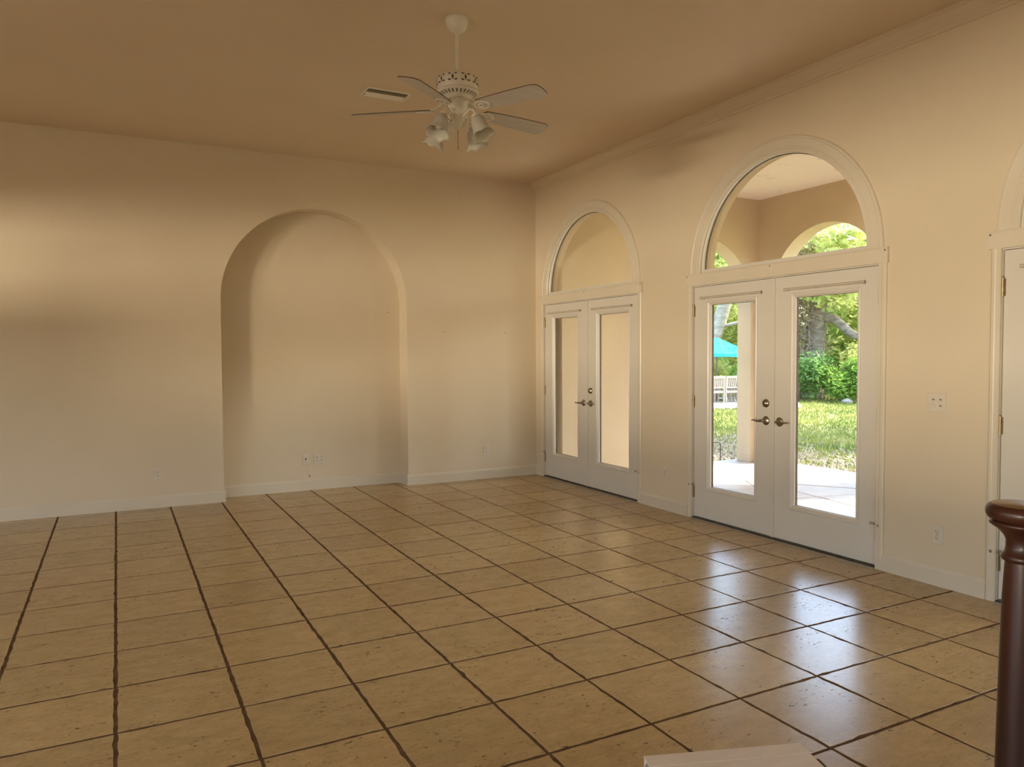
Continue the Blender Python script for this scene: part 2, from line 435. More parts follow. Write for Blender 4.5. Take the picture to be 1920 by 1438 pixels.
b.build('baseboard_back', TRIM, kind='structure')
b = MB(); b.prism([(XL + o, z) for o, z in base_prof(.118)], 'y', YF, YB); b.build('baseboard_left', TRIM, kind='structure')
b = MB()
cp = [(0, 0), (.082, 0), (.082, -.010), (.074, -.016), (.066, -.020), (.058, -.034), (.046, -.052), (.030, -.066), (.022, -.074), (.022, -.082), (.014, -.086), (.014, -.098), (.008, -.104), (0, -.106)]
b.prism([(XR - o, H + z) for o, z in cp], 'y', YF, YB)
b.build('trim_1', WALL, kind='structure')

# ------------------------------------------------------------------ French door units with arched transoms
def leaf(door, yc, side, bolt, n):
    """side +1: the far leaf (hinged at the far jamb), -1: the near one"""
    y_m = yc + side * .0025; y_h = yc + side * .909
    y0, y1 = min(y_m, y_h), max(y_m, y_h); z0, z1 = .020, 2.034
    xf = XR + .010                     # room face of the leaf
    # glazed opening
    gm = .205 if side > 0 else .195; gh = .190
    gy0, gy1 = (y_m + gm, y_h - .195) if side > 0 else (y_h + .175, y_m - gm)
    gz0, gz1 = .300, 1.872
    b = MB(); q = .034
    b.loops([[(x, a0, c0), (x, a1, c0), (x, a1, c1), (x, a0, c1)] for x, a0, a1, c0, c1 in (
        (xf + .045, y0, y1, z0, z1), (xf + .002, y0, y1, z0, z1), (xf, y0 + .003, y1 - .003, z0 + .003, z1 - .003),
        (xf, gy0 - q, gy1 + q, gz0 - q, gz1 + q), (xf + .045, gy0 - q, gy1 + q, gz0 - q, gz1 + q))], close=True)
    if side > 0: b.prism([(y0 - .016, .02), (y0 + .016, .02), (y0 + .016, 2.03), (y0 - .016, 2.03)], 'x', xf - .009, xf + .001)
    lf = b.build('door_leaf', DOORW, door)
    b = MB()
    b.rect(gy0 - q, gy1 + q, gz0 - q, gz1 + q, [(0, xf + .002), (0, xf - .006), (.006, xf - .010), (.014, xf - .008), (.022, xf - .002), (.034, xf + .012), (.034, xf + .034), (0, xf + .034)], close=True)
    b.build('glazing_bead', DOORW, lf)
    b = MB(); b.box(xf + .020, xf + .024, gy0 - .004, gy1 + .004, gz0 - .004, gz1 + .004)
    b.build('glass_pane', GLASS, lf)
    b = MB(); b.rect(gy0 - .003, gy1 + .003, gz0 - .003, gz1 + .003, [(0, xf + .0245), (0, xf + .0445), (.005, xf + .0445), (.005, xf + .0245)], close=True)
    b.build('glass_spacer', BRONZE, lf)
    # curtain rod on two brackets
    ym = (gy0 + gy1) / 2; b = MB(); rl = .335
    b.tube([(xf - .030, ym - rl, 1.934), (xf - .030, ym + rl, 1.934)], .0095, 10)
    for s in (-1, 1):
        b.tube([(xf + .002, ym + s * (rl - .01), 1.934), (xf - .034, ym + s * (rl - .01), 1.934)], .006, 8)
        b.lathe([(.014, 0), (.014, .004), (.008, .006)], (xf, ym + s * (rl - .01), 1.934), (-1, 0, 0), 12)
        b.lathe([(.0, -.004), (.011, 0), (.011, .010), (0, .014)], (xf - .030, ym + s * rl, 1.934), (0, s, 0), 12)
    b.build('curtain_rod', RODM, lf)
    # lever set
    yl = yc + side * (.075 if side > 0 else .062); zl = .925
    b = MB()
    b.lathe([(.036, 0), (.036, .004), (.031, .010), (.018, .014), (.012, .016), (.012, .040), (.009, .044), (0, .045)], (xf, yl, zl), (-1, 0, 0), 24)
    P = [(xf - .040, yl - side * .004, zl), (xf - .046, yl + side * .020, zl + .001), (xf - .046, yl + side * .045, zl - .004), (xf - .044, yl + side * .070, zl - .004), (xf - .046, yl + side * .092, zl + .003), (xf - .040, yl + side * .112, zl - .004)]
    b.tube(P, [.010, .011, .009, .007, .006, .005], 10)
    b.build('lever_handle', NICKEL, lf)
    if bolt:
        b = MB()
        b.lathe([(.033, 0), (.033, .005), (.029, .012), (.022, .013), (.020, .022), (0, .023)], (xf, yl, 1.062), (-1, 0, 0), 24)
        b.box(xf - .033, xf - .02, yl - .004, yl + .004, 1.062 - .016, 1.062 + .016)
        b.build('deadbolt', NICKEL, lf)
    if side < 0:
        b = MB(); b.box(xf - .006, xf + .001, yc - .007, yc + .006, .890, .960); b.build('strike_plate', NICKEL, lf)
    for k, z in enumerate((1.826, 1.03, .235)):
        b = MB(); yh = y_h + side * .003
        b.tube([(xf - .006, yh, z - .052), (xf - .006, yh, z + .052)], .0075, 10)
        b.lathe([(.0, 0), (.006, .003), (.004, .010), (0, .012)], (xf - .006, yh, z + .052), (0, 0, 1), 8)
        b.box(xf - .002, xf + .0005, yh - side * .002 - .012, yh - side * .002 + .012, z - .05, z + .05)
        b.build('hinge', HINGE, lf)
    # hinge-pin door stop
    b = MB(); yh = y_h + side * .003; z = .292
    b.lathe([(.011, 0), (.011, .006)], (xf - .006, yh, z), (0, 0, 1), 12)
    b.tube([(xf - .008, yh, z + .003), (xf - .030, yh - side * .022, z + .012)], .004, 8)
    b.lathe([(.009, 0), (.009, .010), (.005, .013)], (xf - .030, yh - side * .022, z + .012), (-.6, -side * .6, .3), 10)
    b.tube([(xf - .008, yh, z + .003), (xf - .026, yh + side * .024, z + .004)], .004, 8)
    b.lathe([(.008, 0), (.008, .010), (.005, .013)], (xf - .026, yh + side * .024, z + .004), (-.6, side * .6, 0), 10)
    b.build('door_stop', NICKEL, lf)

def door_unit(n, yc, bolt_side):
    d = empty('door_%d' % n, (XR, yc, 0), kind='structure')
    leaf(d, yc, 1, bolt_side > 0, n); leaf(d, yc, -1, bolt_side < 0, n)
    # jambs
    b = MB()
    for s in (-1, 1):
        a = sorted((yc + s * .912, yc + s * .931)); b.box(XR + .002, XR + WT - .03, a[0], a[1], 0, 2.06)
    b.box(XR + .004, XR + WT - .03, yc - .912, yc + .912, 2.0375, 2.06)
    b.build('door_jamb', DOORW, d)
    for s in (-1, 1):
        b = MB(); i0 = yc + s * .914; o0 = yc + s * (.914 + CW)
        lo = min(i0, o0); hi = max(i0, o0)
        pr = [(0, 0), (0, .012), (.004, .017), (CW * .45, .017), (CW * .55, .020), (CW * .8, .020), (CW * .92, .014), (CW, .010), (CW, 0)]
        b.prism([(XR - t, i0 + s * u) for u, t in pr], 'z', 0.002, 2.052)
        b.build('side_casing', TRIM, d)
    b = MB()
    b.prism([(XR, 2.045), (XR - .019, 2.045), (XR - .022, 2.051), (XR - .022, 2.138), (XR - .017, 2.150), (XR, 2.150)], 'y', yc - .985, yc + .985)
    hc = b.build('head_casing', TRIM, d)
    for y in (yc - .965, yc + .02, yc + .985 - .012):
        b = MB(); b.lathe([(.006, 0), (.006, .003), (.003, .006), (0, .006)], (XR - .021, y, 2.128), (-1, 0, 0), 10)
        b.build('screw', HINGE, hc)
    b = MB(); b.box(XR - .012, XR + WT, yc - .912, yc + .912, -.004, .013)
    th = b.build('threshold', BRONZE, d)
    b = MB(); b.box(XR - .030, XR - .012, yc - .914, yc + .914, -.003, .007)
    b.build('sill_strip', SILVER, th)
    for s in (-1, 1):
        b = MB(); a = sorted((yc + s * .924, yc + s * .933)); b.box(XR + .075, XR + WT + .001, a[0], a[1], 0, 2.06); b.build('outer_reveal', STUCCO, d)
    b = MB(); b.arch(yc, AZ, [(.822, XR + .05), (.822, XR + WT + .002), (.832, XR + WT + .002), (.832, XR + .05)], 48)
    b.build('outer_arch_reveal', STUCCO, d)
    # arched transom over the doors
    t = empty('window_%d' % n, (XR, yc, 2.15), kind='structure')
    b = MB()
    b.arch(yc, AZ, [(.806, XR + .045), (.806, XR + .012), (.812, XR + .006), (.826, XR + .006), (.829, XR + .010), (.829, XR + .045)], 48)
    b.box(XR + .004, XR + .06, yc - .83, yc + .83, 2.05, AZ + .012)
    b.build('window_frame', DOORW, t)
    b = MB()
    b.arch(yc, AZ - .015, [(.820, XR), (.820, XR - .010), (.828, XR - .018), (.846, XR - .016), (.850, XR - .021), (.862, XR - .021), (.866, XR - .016), (.922, XR - .016), (.928, XR - .021), (.940, XR - .019), (.946, XR - .010), (.946, XR)], 56)
    b.build('arch_casing', TRIM, t)
    b = MB(); k = 48
    p = [(yc + .81 * math.cos(PI * i / k), AZ + .81 * math.sin(PI * i / k)) for i in range(k + 1)]
    b.prism(p, 'x', XR + .028, XR + .032); b.build('glass_pane', GLASS, t)
    b = MB(); b.arch(yc, AZ, [(.807, XR + .033), (.807, XR + .048), (.801, XR + .048), (.801, XR + .033)], 48); b.build('glass_spacer', BRONZE, t)
door_unit(1, DOORS[0], -1)
door_unit(2, DOORS[1], 1)
door_unit(3, DOORS[2], 1)

# ------------------------------------------------------------------ outlets, switches, nails
def plate(name, pos, normal, wid, hgt, gangs, label, cat, kinds, group=None):
    """normal 'x' : on the right wall (faces -x); 'y': on the back wall (faces -y)"""
    e = empty(name, pos, label, cat, group)
    def P(u, v, d):    # u to the right as seen in the room, v up, d out of the wall
        if normal == 'x': return (pos[0] - d, pos[1] - u, pos[2] + v)
        return (pos[0] + u, pos[1] - d, pos[2] + v)
    def slab(mb, u0, u1, v0, v1, d0, d1, ch=0):
        mb.loops([[P(u0, v0, d0), P(u1, v0, d0), P(u1, v1, d0), P(u0, v1, d0)],
                  [P(u0, v0, d1 - ch), P(u1, v0, d1 - ch), P(u1, v1, d1 - ch), P(u0, v1, d1 - ch)],
                  [P(u0 + ch, v0 + ch, d1), P(u1 - ch, v0 + ch, d1), P(u1 - ch, v1 - ch, d1), P(u0 + ch, v1 - ch, d1)]], cap=True)
    b = MB(); slab(b, -wid / 2, wid / 2, -hgt / 2, hgt / 2, 0, .007, .003); b.build('cover_plate', PLATE, e)
    ax = (-1, 0, 0) if normal == 'x' else (0, -1, 0)
    for g in range(gangs):
        u = (g - (gangs - 1) / 2) * .046
        k = kinds[g]
        if k == 'duplex':
            for v in (-.020, .020):
                b = MB(); slab(b, u - .0165, u + .0165, v - .0135, v + .0135, .006, .0105, .002); f = b.build('receptacle', PLATE, e)
                b = MB()
                slab(b, u - .0085, u - .0055, v - .002, v + .008, .010, .0112); slab(b, u + .0055, u + .0085, v - .002, v + .007, .010, .0112)
                b.lathe([(.003, 0), (.003, .0012)], P(u, v - .008, .010), ax, 8); b.build('slot', SLOT, f)
            b = MB(); b.lathe([(.0035, 0), (.003, .002)], P(u, 0, .0068), ax, 8); b.build('screw', HINGE, e)
        elif k == 'switch':
            b = MB(); slab(b, u - .006, u + .006, -.012, .012, .006, .008, .0005); f = b.build('toggle_frame', PLATE, e)
            b = MB(); b.loops([[P(u - .004, -.004, .007), P(u + .004, -.004, .007), P(u + .004, .006, .007), P(u - .004, .006, .007)],
                               [P(u - .003, .006, .020), P(u + .003, .006, .020), P(u + .003, .012, .019), P(u - .003, .012, .019)]], cap=True); b.build('toggle', PLATE, f)
            for v in (-.03, .03):
                b = MB(); b.lathe([(.0035, 0), (.003, .002)], P(u, v, .0068), ax, 8); b.build('screw', HINGE, e)
        elif k == 'stack':      # two small devices one above the other
            for v in (-.019, .019):
                b = MB(); slab(b, u - .016, u + .016, v - .013, v + .013, .006, .010, .002); f = b.build('rocker', PLATE, e)
                b = MB(); slab(b, u - .008 + .006, u + .008 + .004, v - .003, v + .004, .0098, .0125, .001); b.build('rocker_paddle', SLOT if v > 0 or g else PLATE, f)
        elif k == 'jack':
            b = MB(); b.lathe([(.011, 0), (.011, .006), (.007, .010), (.0, .010)], P(u, .006, .006), ax, 14); b.build('jack', SLOT, e)
    return e, P
plate('wall_outlet', (.328, YB, .325), 'y', .072, .116, 1, 'ivory duplex outlet on the back wall beside the niche, farthest from the doors', 'outlet', ['duplex'])
plate('wall_outlet', (3.823, YB, .341), 'y', .072, .116, 1, 'ivory duplex outlet on the back wall between niche and first glass door', 'outlet', ['duplex'])
plate('wall_outlet', (XR, 2.895, .320), 'x', .074, .118, 1, 'white duplex outlet low on the door wall under the switch plate', 'outlet', ['duplex'])
plate('wall_outlet', (XR, 5.522, .340), 'x', .072, .116, 1, 'white duplex outlet on the wall strip between the two glazed double doors', 'outlet', ['duplex'])
plate('switch_plate', (XR, 2.913, 1.142), 'x', .118, .120, 2, 'two-gang cream switch plate with four small rockers beside the glazed doors', 'switch plate', ['stack', 'stack'])
plate('outlet_plate', (1.931, ND, .336), 'y', .118, .116, 2, 'wide two-gang outlet plate on the rear face of the arched niche', 'outlet', ['duplex', 'duplex'])
e, P = plate('cable_plate', (1.788, ND, .332), 'y', .072, .116, 1, 'single cable plate with a short dangling lead in the arched niche', 'cable plate', ['jack'])
b = MB(); b.tube([P(0, .006, .012), P(.004, 0, .030), P(.014, -.030, .034), P(.022, -.060, .022), P(.028, -.090, .014), P(.032, -.125, .012), P(.036, -.165, .012)], .0035, 8)
cd = b.build('cable_lead', CORD, e)
b = MB(); b.lathe([(.006, 0), (.006, .022), (.003, .026)], P(.036, -.165, .012), (0, 0, -1), 10); b.build('plug', HINGE, cd)
for x, y, z, lab in ((3.295, YB, 1.712, 'small picture nail in the back wall, the one closer to the niche'),
                     (4.078, YB, 1.707, 'small picture nail in the back wall, the one closer to the room corner'),
                     (2.72, ND, 1.93, 'small nail in the rear face of the arched niche')):
    b = MB(); b.lathe([(.002, -.004), (.002, .014), (.006, .014), (.005, .017), (0, .018)], (x, y, z), (0, -1, .25), 10)
    tag(b.build('nail', HINGE, loc=(x, y, z)), lab, 'nail')

# ------------------------------------------------------------------ ceiling register
V = empty('ceiling_vent', (1.925, 5.78, H), 'white rectangular air register in the ceiling behind the fan', 'vent')
b = MB(); x0, x1, y0, y1 = 1.74, 2.11, 5.68, 5.885
b.loops([[(x0 + i, y0 + i, z), (x1 - i, y0 + i, z), (x1 - i, y1 - i, z), (x0 + i, y1 - i, z)] for i, z in ((0, H), (0, H - .004), (.006, H - .008), (.020, H - .008), (.024, H - .003), (.024, H))], close=True)
b.build('frame', FANW, V)
b = MB(); b.box(x0 + .025, x1 - .025, y0 + .025, y1 - .025, H - .002, H - .0005); b.build('duct_opening', SLOT, V)
ym = (y0 + y1) / 2
b = MB(); b.prism([(ym + .004, H - .0012), (ym + .008, H - .0006), (y1 - .026, H - .013), (y1 - .028, H - .015)], 'x', x0 + .026, x1 - .026); b.build('louvre', FANW, V)
b = MB(); b.prism([(y0 + .060, H - .0040), (y0 + .062, H - .0055), (ym - .012, H - .0020), (ym - .014, H - .0010)], 'x', x0 + .026, x1 - .026); b.build('louvre', VENTD, V)

# ------------------------------------------------------------------ ceiling fan
FX, FY = 1.893, 4.314
F = empty('ceiling_fan', (FX, FY, H), 'white five-blade ceiling fan with four tulip glass lights, hanging in mid room', 'ceiling fan')
fc = (FX, FY, 0)
b = MB(); b.lathe([(.070, H), (.072, H - .012), (.070, H - .022), (.060, H - .050), (.045, H - .070), (.032, H - .080), (.0, H - .080)], fc, seg=32); b.build('canopy', FANW, F)
b = MB(); b.lathe([(.0115, H - .075), (.0115, 3.165)], fc, seg=16); b.build('downrod', FANW, F)
b = MB()
b.lathe([(.018, 3.200), (.022, 3.172), (.060, 3.166), (.105, 3.158), (.123, 3.148), (.1265, 3.140), (.1265, 3.094), (.118, 3.080), (.116, 3.070), (.128, 3.066), (.130, 3.058), (.112, 3.046), (.085, 3.034), (.078, 3.030), (.078, 3.018), (.0, 3.018)], fc, seg=40)
mh = b.build('motor_housing', FANW, F)
for k in range(10):                          # pierced scrollwork and vent slots round the motor
    b = MB(); a = 2 * PI * k / 10 + .3
    c, s = math.cos(a), math.sin(a); t = Vector((-s, c, 0)); o = Vector((c, s, 0))
    base = Vector((FX, FY, 0)) + o * .1275
    def dia(u, z, wu, wz):
        p = base + t * u + Vector((0, 0, z))
        b.add([p + t * wu, p + Vector((0, 0, wz)), p - t * wu, p - Vector((0, 0, wz)), p - o * .006], [(0, 1, 2, 3), (0, 1, 4), (1, 2, 4), (2, 3, 4), (3, 0, 4)])
    dia(0, 3.118, .008, .020); dia(.020, 3.101, .013, .006); dia(-.020, 3.101, .013, .006); dia(.019, 3.137, .012, .005); dia(-.019, 3.137, .012, .005)
    b.build('scrollwork_opening', SLOT, mh)
b = MB()
for k in range(28):
    a = 2 * PI * k / 28; c, s = math.cos(a), math.sin(a); t = Vector((-s, c, 0)); o = Vector((c, s, 0)); q = Vector((FX, FY, 0))
    b.add([q + o * .094 + t * .0035 + Vector((0, 0, 3.0375)), q + o * .120 + t * .0045 + Vector((0, 0, 3.0495)), q + o * .120 - t * .0045 + Vector((0, 0, 3.0495)), q + o * .094 - t * .0035 + Vector((0, 0, 3.0375))], [(0, 1, 2, 3)])
b.build('vent_slots', SLOT, mh, fix=False, kind='stuff')
b = MB(); b.lathe([(.0, 3.016), (.066, 3.016), (.070, 3.008), (.066, 2.998), (.060, 2.992), (.058, 2.965), (.050, 2.950), (.036, 2.944), (.034, 2.918), (.040, 2.912), (.042, 2.900), (.030, 2.880), (.020, 2.858), (.020, 2.850), (.012, 2.838), (.0, 2.832)], fc, seg=32); b.build('switch_housing', FANW, F)
# blades
for th in (-66.7, 5.3, 77.3, 149.3, -138.7):
    a = math.radians(th)
    R = Matrix.Translation((FX, FY, 0)) @ Matrix.Rotation(a, 4, 'Z')
    pitch = Matrix.Translation((0, 0, 2.962)) @ Matrix.Rotation(math.radians(2.2), 4, 'Y') @ Matrix.Rotation(math.radians(-13), 4, 'X')
    out = [(.185, -.050), (.30, -.060), (.45, -.067), (.60, -.070), (.630, -.066), (.648, -.054), (.655, -.038), (.660, 0), (.655, .038), (.648, .054), (.630, .066), (.60, .070), (.45, .067), (.30, .060), (.185, .050), (.172, .030), (.168, 0), (.172, -.030)]
    b = MB(); n = len(out)
    top = [R @ pitch @ Vector((x, y, .003)) for x, y in out]; bot = [R @ pitch @ Vector((x, y, -.003)) for x, y in out]
    b.add(top + bot, [tuple(range(n)), tuple(range(2 * n - 1, n - 1, -1))])
    bl = b.build('blade', BLADE, F)
    b = MB(); b.add(top + bot, [(i, (i + 1) % n, n + (i + 1) % n, n + i) for i in range(n)]); b.build('blade_edge', BLADE_EDGE, bl)
    b = MB()                                    # scrolled blade iron
    def L(x, y, z): return R @ Vector((x, y, z))
    b.tube([L(.060, 0, 3.006), L(.095, .0, 3.000), L(.120, 0, 2.975), L(.150, 0, 2.958), L(.185, 0, 2.955)], [.014, .013, .012, .012, .012], 8, flat=.5)
    for sg in (-1, 1):
        pts = [R @ pitch @ Vector(q) for q in ((.150, 0, -.008), (.165, sg * .026, -.008), (.195, sg * .040, -.008), (.228, sg * .034, -.008), (.246, sg * .014, -.008), (.258, 0, -.008))]
        b.tube(pts, .0075, 8, flat=.6)
        pts = [R @ pitch @ Vector(q) for q in ((.175, 0, -.008), (.188, sg * .016, -.009), (.206, sg * .018, -.009), (.212, sg * .006, -.009))]
        b.tube(pts, .005, 6)
    pl = [R @ pitch @ Vector((.208 + .048 * math.cos(t), .036 * math.sin(t), -.0045)) for t in [2 * PI * i / 16 for i in range(16)]]
    pu = [R @ pitch @ Vector((.208 + .048 * math.cos(t), .036 * math.sin(t), -.003)) for t in [2 * PI * i / 16 for i in range(16)]]
    b.loops([pl, pu], cap=True)
    b.build('blade_iron', FANW, bl)
# light arms and shades
for al in (-35, 55, 145, -125):
    a = math.radians(al - 27.66)
    o = Vector((math.cos(a), math.sin(a), 0)); q = Vector((FX, FY, 0)); Z = Vector((0, 0, 1))
    b = MB()
    b.tube([q + o * .030 + Z * 2.905, q + o * .060 + Z * 2.925, q + o * .095 + Z * 2.945, q + o * .122 + Z * 2.935, q + o * .132 + Z * 2.910, q + o * .136 + Z * 2.890], [.007, .007, .0065, .007, .008, .010], 10)
    b.tube([q + o * .040 + Z * 2.90, q + o * .062 + Z * 2.875, q + o * .072 + Z * 2.90, q + o * .058 + Z * 2.915], .004, 8)
    ax = (o * .50 - Z).normalized(); st = q + o * .132 + Z * 2.905
    b.lathe([(.012, -.004), (.024, .004), (.026, .014), (.024, .022), (0, .022)], st, ax, 20)
    arm = b.build('light_arm', FANW, F)
    b = MB()
    def wave(r, z, an):
        k = max(0, (z - .10) / .05); return r * (1 + .05 * k * math.cos(6 * an)), z + .006 * k * math.cos(6 * an)
    prof = [(.024, .016), (.032, .024), (.042, .045), (.047, .070), (.049, .095), (.053, .115), (.062, .135), (.074, .150), (.0725, .151), (.060, .137), (.051, .117), (.047, .095), (.045, .070), (.040, .045), (.030, .026)]
    b.lathe(prof, st, ax, 36, wave=wave)
    b.build('lamp_shade', SHADE, arm)
    b = MB(); b.lathe([(.012, .02), (.013, .045), (.026, .070), (.029, .088), (.024, .105), (.012, .116), (0, .119)], st, ax, 20); b.build('light_bulb', SHADE, arm)
b = MB(); b.tube([(FX, FY, 2.834), (FX + .001, FY, 2.735)], .0018, 6); b.lathe([(0, 0), (.004, .004), (.004, .016), (0, .020)], (FX + .001, FY, 2.717), (0, 0, 1), 8); b.build('pull_chain', HINGE, F)
b = MB(); p = Vector((FX, FY, 0)) + Vector((.886, -.464, 0)) * .060
b.tube([p + Vector((0, 0, 2.975)), p + Vector((.001, 0, 2.855))], .0018, 6); b.lathe([(0, 0), (.006, .006), (.008, .020), (.004, .034), (0, .036)], p + Vector((.001, 0, 2.820)), (0, 0, 1), 10); b.build('pull_chain', FANW, F)

# ------------------------------------------------------------------ newel post at the right edge, card box at the bottom
NP = (2.081, 1.107, 0)
E_ = empty('newel_post', NP, 'dark cherry wood newel post with round turned cap, standing nearest the viewer', 'newel post')
b = MB(); b.lathe([(.075, 0), (.075, .16), (.068, .185), (.058, .20), (.0555, .24), (.053, .40), (.050, .60), (.0455, .80), (.041, .890), (.0395, .908)], NP, seg=48); b.build('shaft', WOOD, E_)
b = MB(); b.lathe([(.039, .905), (.047, .909), (.050, .916), (.047, .924), (.042, .930), (.039, .945), (.039, .962), (.045, .975), (.058, .990), (.072, .999), (.0775, 1.004), (.076, 1.010), (.070, 1.013)], NP, seg=48); b.build('collar', WOOD, E_)
b = MB(); b.lathe([(.069, 1.012), (.080, 1.018), (.0855, 1.028), (.0865, 1.038), (.083, 1.048), (.077, 1.053), (.060, 1.055), (.0, 1.055)], NP, seg=56); cap = b.build('cap', WOOD, E_)
b = MB(); b.lathe([(.072, 1.0545), (.071, 1.0558), (.0, 1.0562)], NP, seg=48); b.build('lit_top', WOODTOP, cap, label='flat top coloured lighter where light falls')

p0 = Vector((1.426, 1.848, 0)); p1 = Vector((1.913, 1.678, 0)); ux = (p1 - p0).normalized(); uy = Vector((ux.y, -ux.x, 0)); W_ = (p1 - p0).length
B_ = empty('card_box', p0, 'low cream cardboard box on the tiles, cut off by the bottom edge', 'box')
def bp(u, v, z): q = p0 + ux * u + uy * v; return (q.x, q.y, z)
b = MB()
b.loops([[bp(i, i, z), bp(W_ - i, i, z), bp(W_ - i, .42 - i, z), bp(i, .42 - i, z)] for i, z in ((.002, 0), (.0, .004), (0, .196), (.003, .199))], cap=True); b.build('carton', BOXC, B_)
b = MB()
for v0, v1, z in ((.0, .062, .2025), (.063, .42, .2015)):
    b.loops([[bp(0 - .002, v0, z - .003), bp(W_ + .002, v0, z - .003), bp(W_ + .002, v1, z - .003), bp(-.002, v1, z - .003)], [bp(-.002, v0, z), bp(W_ + .002, v0, z), bp(W_ + .002, v1, z), bp(-.002, v1, z)]], cap=True)
b.build('top_flap', BOXC, B_)
b = MB()
b.loops([[bp(-.001, .03, .197), bp(-.001, .39, .197), bp(-.045, .36, .155), bp(-.045, .06, .155)], [bp(-.001, .03, .200), bp(-.001, .39, .200), bp(-.047, .36, .157), bp(-.047, .06, .157)]], cap=True)
b.build('side_flap', BOXG, B_)
b = MB(); b.tube([bp(W_ + .004, .075, .188), bp(W_ + .018, .085, .190), bp(W_ + .018, .125, .190), bp(W_ + .004, .135, .188)], .004, 8); b.build('edge_shadow', SLOT, B_)  # dark loop standing in for the shadow at the box edge

# ------------------------------------------------------------------ porch beyond the doors
PX, PT = 7.80, .25                       # outer wall and its thickness
EY, ET = 7.60, .24                       # end wall
PZ = 3.54
X0 = XR + WT
def arched(mb, axis, a, t, u0, u1, z0, z1, ops):
    """wall with arched openings; ops of (centre, radius, spring)"""
    def p(u, z, d): return (a + d, u, z) if axis == 'x' else (u, a + d, z)
    def bx(q0, q1, w0, w1):
        if axis == 'x': mb.box(a, a + t, q0, q1, w0, w1)
        else: mb.box(q0, q1, a, a + t, w0, w1)
    e = [u0]
    for c, r, zs in ops: e += [c - r, c + r]
    e.append(u1)
    for i in range(0, len(e), 2): bx(e[i], e[i + 1], z0, z1)
    for c, r, zs in ops:
        K = 40; pts = [(c + r * math.cos(PI * k / K), zs + r * math.sin(PI * k / K)) for k in range(K + 1)]
        for d in (0, t):
            v = [p(u, z, d) for u, z in pts] + [p(u, z1, d) for u, z in pts]
            mb.add(v, [(k, k + 1, K + 2 + k, K + 1 + k) for k in range(K)])
        v = [p(u, z, 0) for u, z in pts] + [p(u, z, t) for u, z in pts]
        mb.add(v, [(k, k + 1, K + 2 + k, K + 1 + k) for k in range(K)])
PY0 = -3.2
b = MB(); arched(b, 'x', PX, PT, PY0, EY + ET, -.06, 4.1, [(c, .843, 2.228) for c in (-1.32, 1.29, 3.90, 6.515)]); b.build('wall_porch_front', STUCCO, kind='structure')
b = MB(); arched(b, 'y', EY, ET, X0, PX, -.06, 4.1, [(6.85, .80, 2.16)]); b.build('wall_porch_end', STUCCO, kind='structure')
b = MB(); b.box(X0, PX, PY0 - .2, PY0, -.06, 4.1); b.build('wall_porch_rear', STUCCO, kind='structure')
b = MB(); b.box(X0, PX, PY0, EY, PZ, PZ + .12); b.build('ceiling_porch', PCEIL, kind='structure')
b = MB(); b.box(X0, X0 + .02, PY0, DOORS[2] - .95, 0, PZ)
for y0, y1 in ((DOORS[2] + .95, DOORS[1] - .95), (DOORS[1] + .95, DOORS[0] - .95)): b.box(X0, X0 + .02, y0, y1, 0, PZ)
b.build('wall_porch_back', STUCCO, kind='structure')
b = MB(); b.box(X0 - .02, 8.13, PY0 - .2, 7.93, -.30, -.042); pf = b.build('floor_porch', SLAB, kind='structure')
# irregular flagstones: clipped Voronoi cells
fr = random.Random(11); seeds = []
gx0, gx1, gy0, gy1 = X0 - .01, 8.12, PY0, 7.92; step = .62
nx, ny = int((gx1 - gx0) / step), int((gy1 - gy0) / step)
for i in range(nx + 1):
    for j in range(ny + 1):
        seeds.append((gx0 + (i + .5 + fr.uniform(-.38, .38)) * (gx1 - gx0) / (nx + 1), gy0 + (j + .5 + fr.uniform(-.38, .38)) * (gy1 - gy0) / (ny + 1)))
for k, (sx, sy) in enumerate(seeds):
    poly = [(gx0, gy0), (gx1, gy0), (gx1, gy1), (gx0, gy1)]
    for (tx_, ty_) in seeds:
        d2 = (tx_ - sx) ** 2 + (ty_ - sy) ** 2
        if d2 < 1e-9 or d2 > 6: continue
        d = math.sqrt(d2); nxv, nyv = (tx_ - sx) / d, (ty_ - sy) / d; lim = d / 2 - .006
        new = []
        for a in range(len(poly)):
            A, B = poly[a], poly[(a + 1) % len(poly)]
            da = (A[0] - sx) * nxv + (A[1] - sy) * nyv - lim; db = (B[0] - sx) * nxv + (B[1] - sy) * nyv - lim
            if da <= 0: new.append(A)
            if da * db < 0: t = da / (da - db); new.append((A[0] + (B[0] - A[0]) * t, A[1] + (B[1] - A[1]) * t))
        poly = new
        if not poly: break
    if len(poly) < 3: continue
    zt = -.032 + fr.uniform(-.0012, .0012)
    b = MB(); n = len(poly)
    v = [(x + (sx - x) * .02, y + (sy - y) * .02, zt) for x, y in poly] + [(x, y, zt - .004) for x, y in poly] + [(x, y, -.045) for x, y in poly]
    b.add(v, [tuple(range(n))] + [(q + i, q + (i + 1) % n, q + n + (i + 1) % n, q + n + i) for q in (0, n) for i in range(n)])
    b.build('flagstone', STONE, pf, loc=(sx, sy, 0))

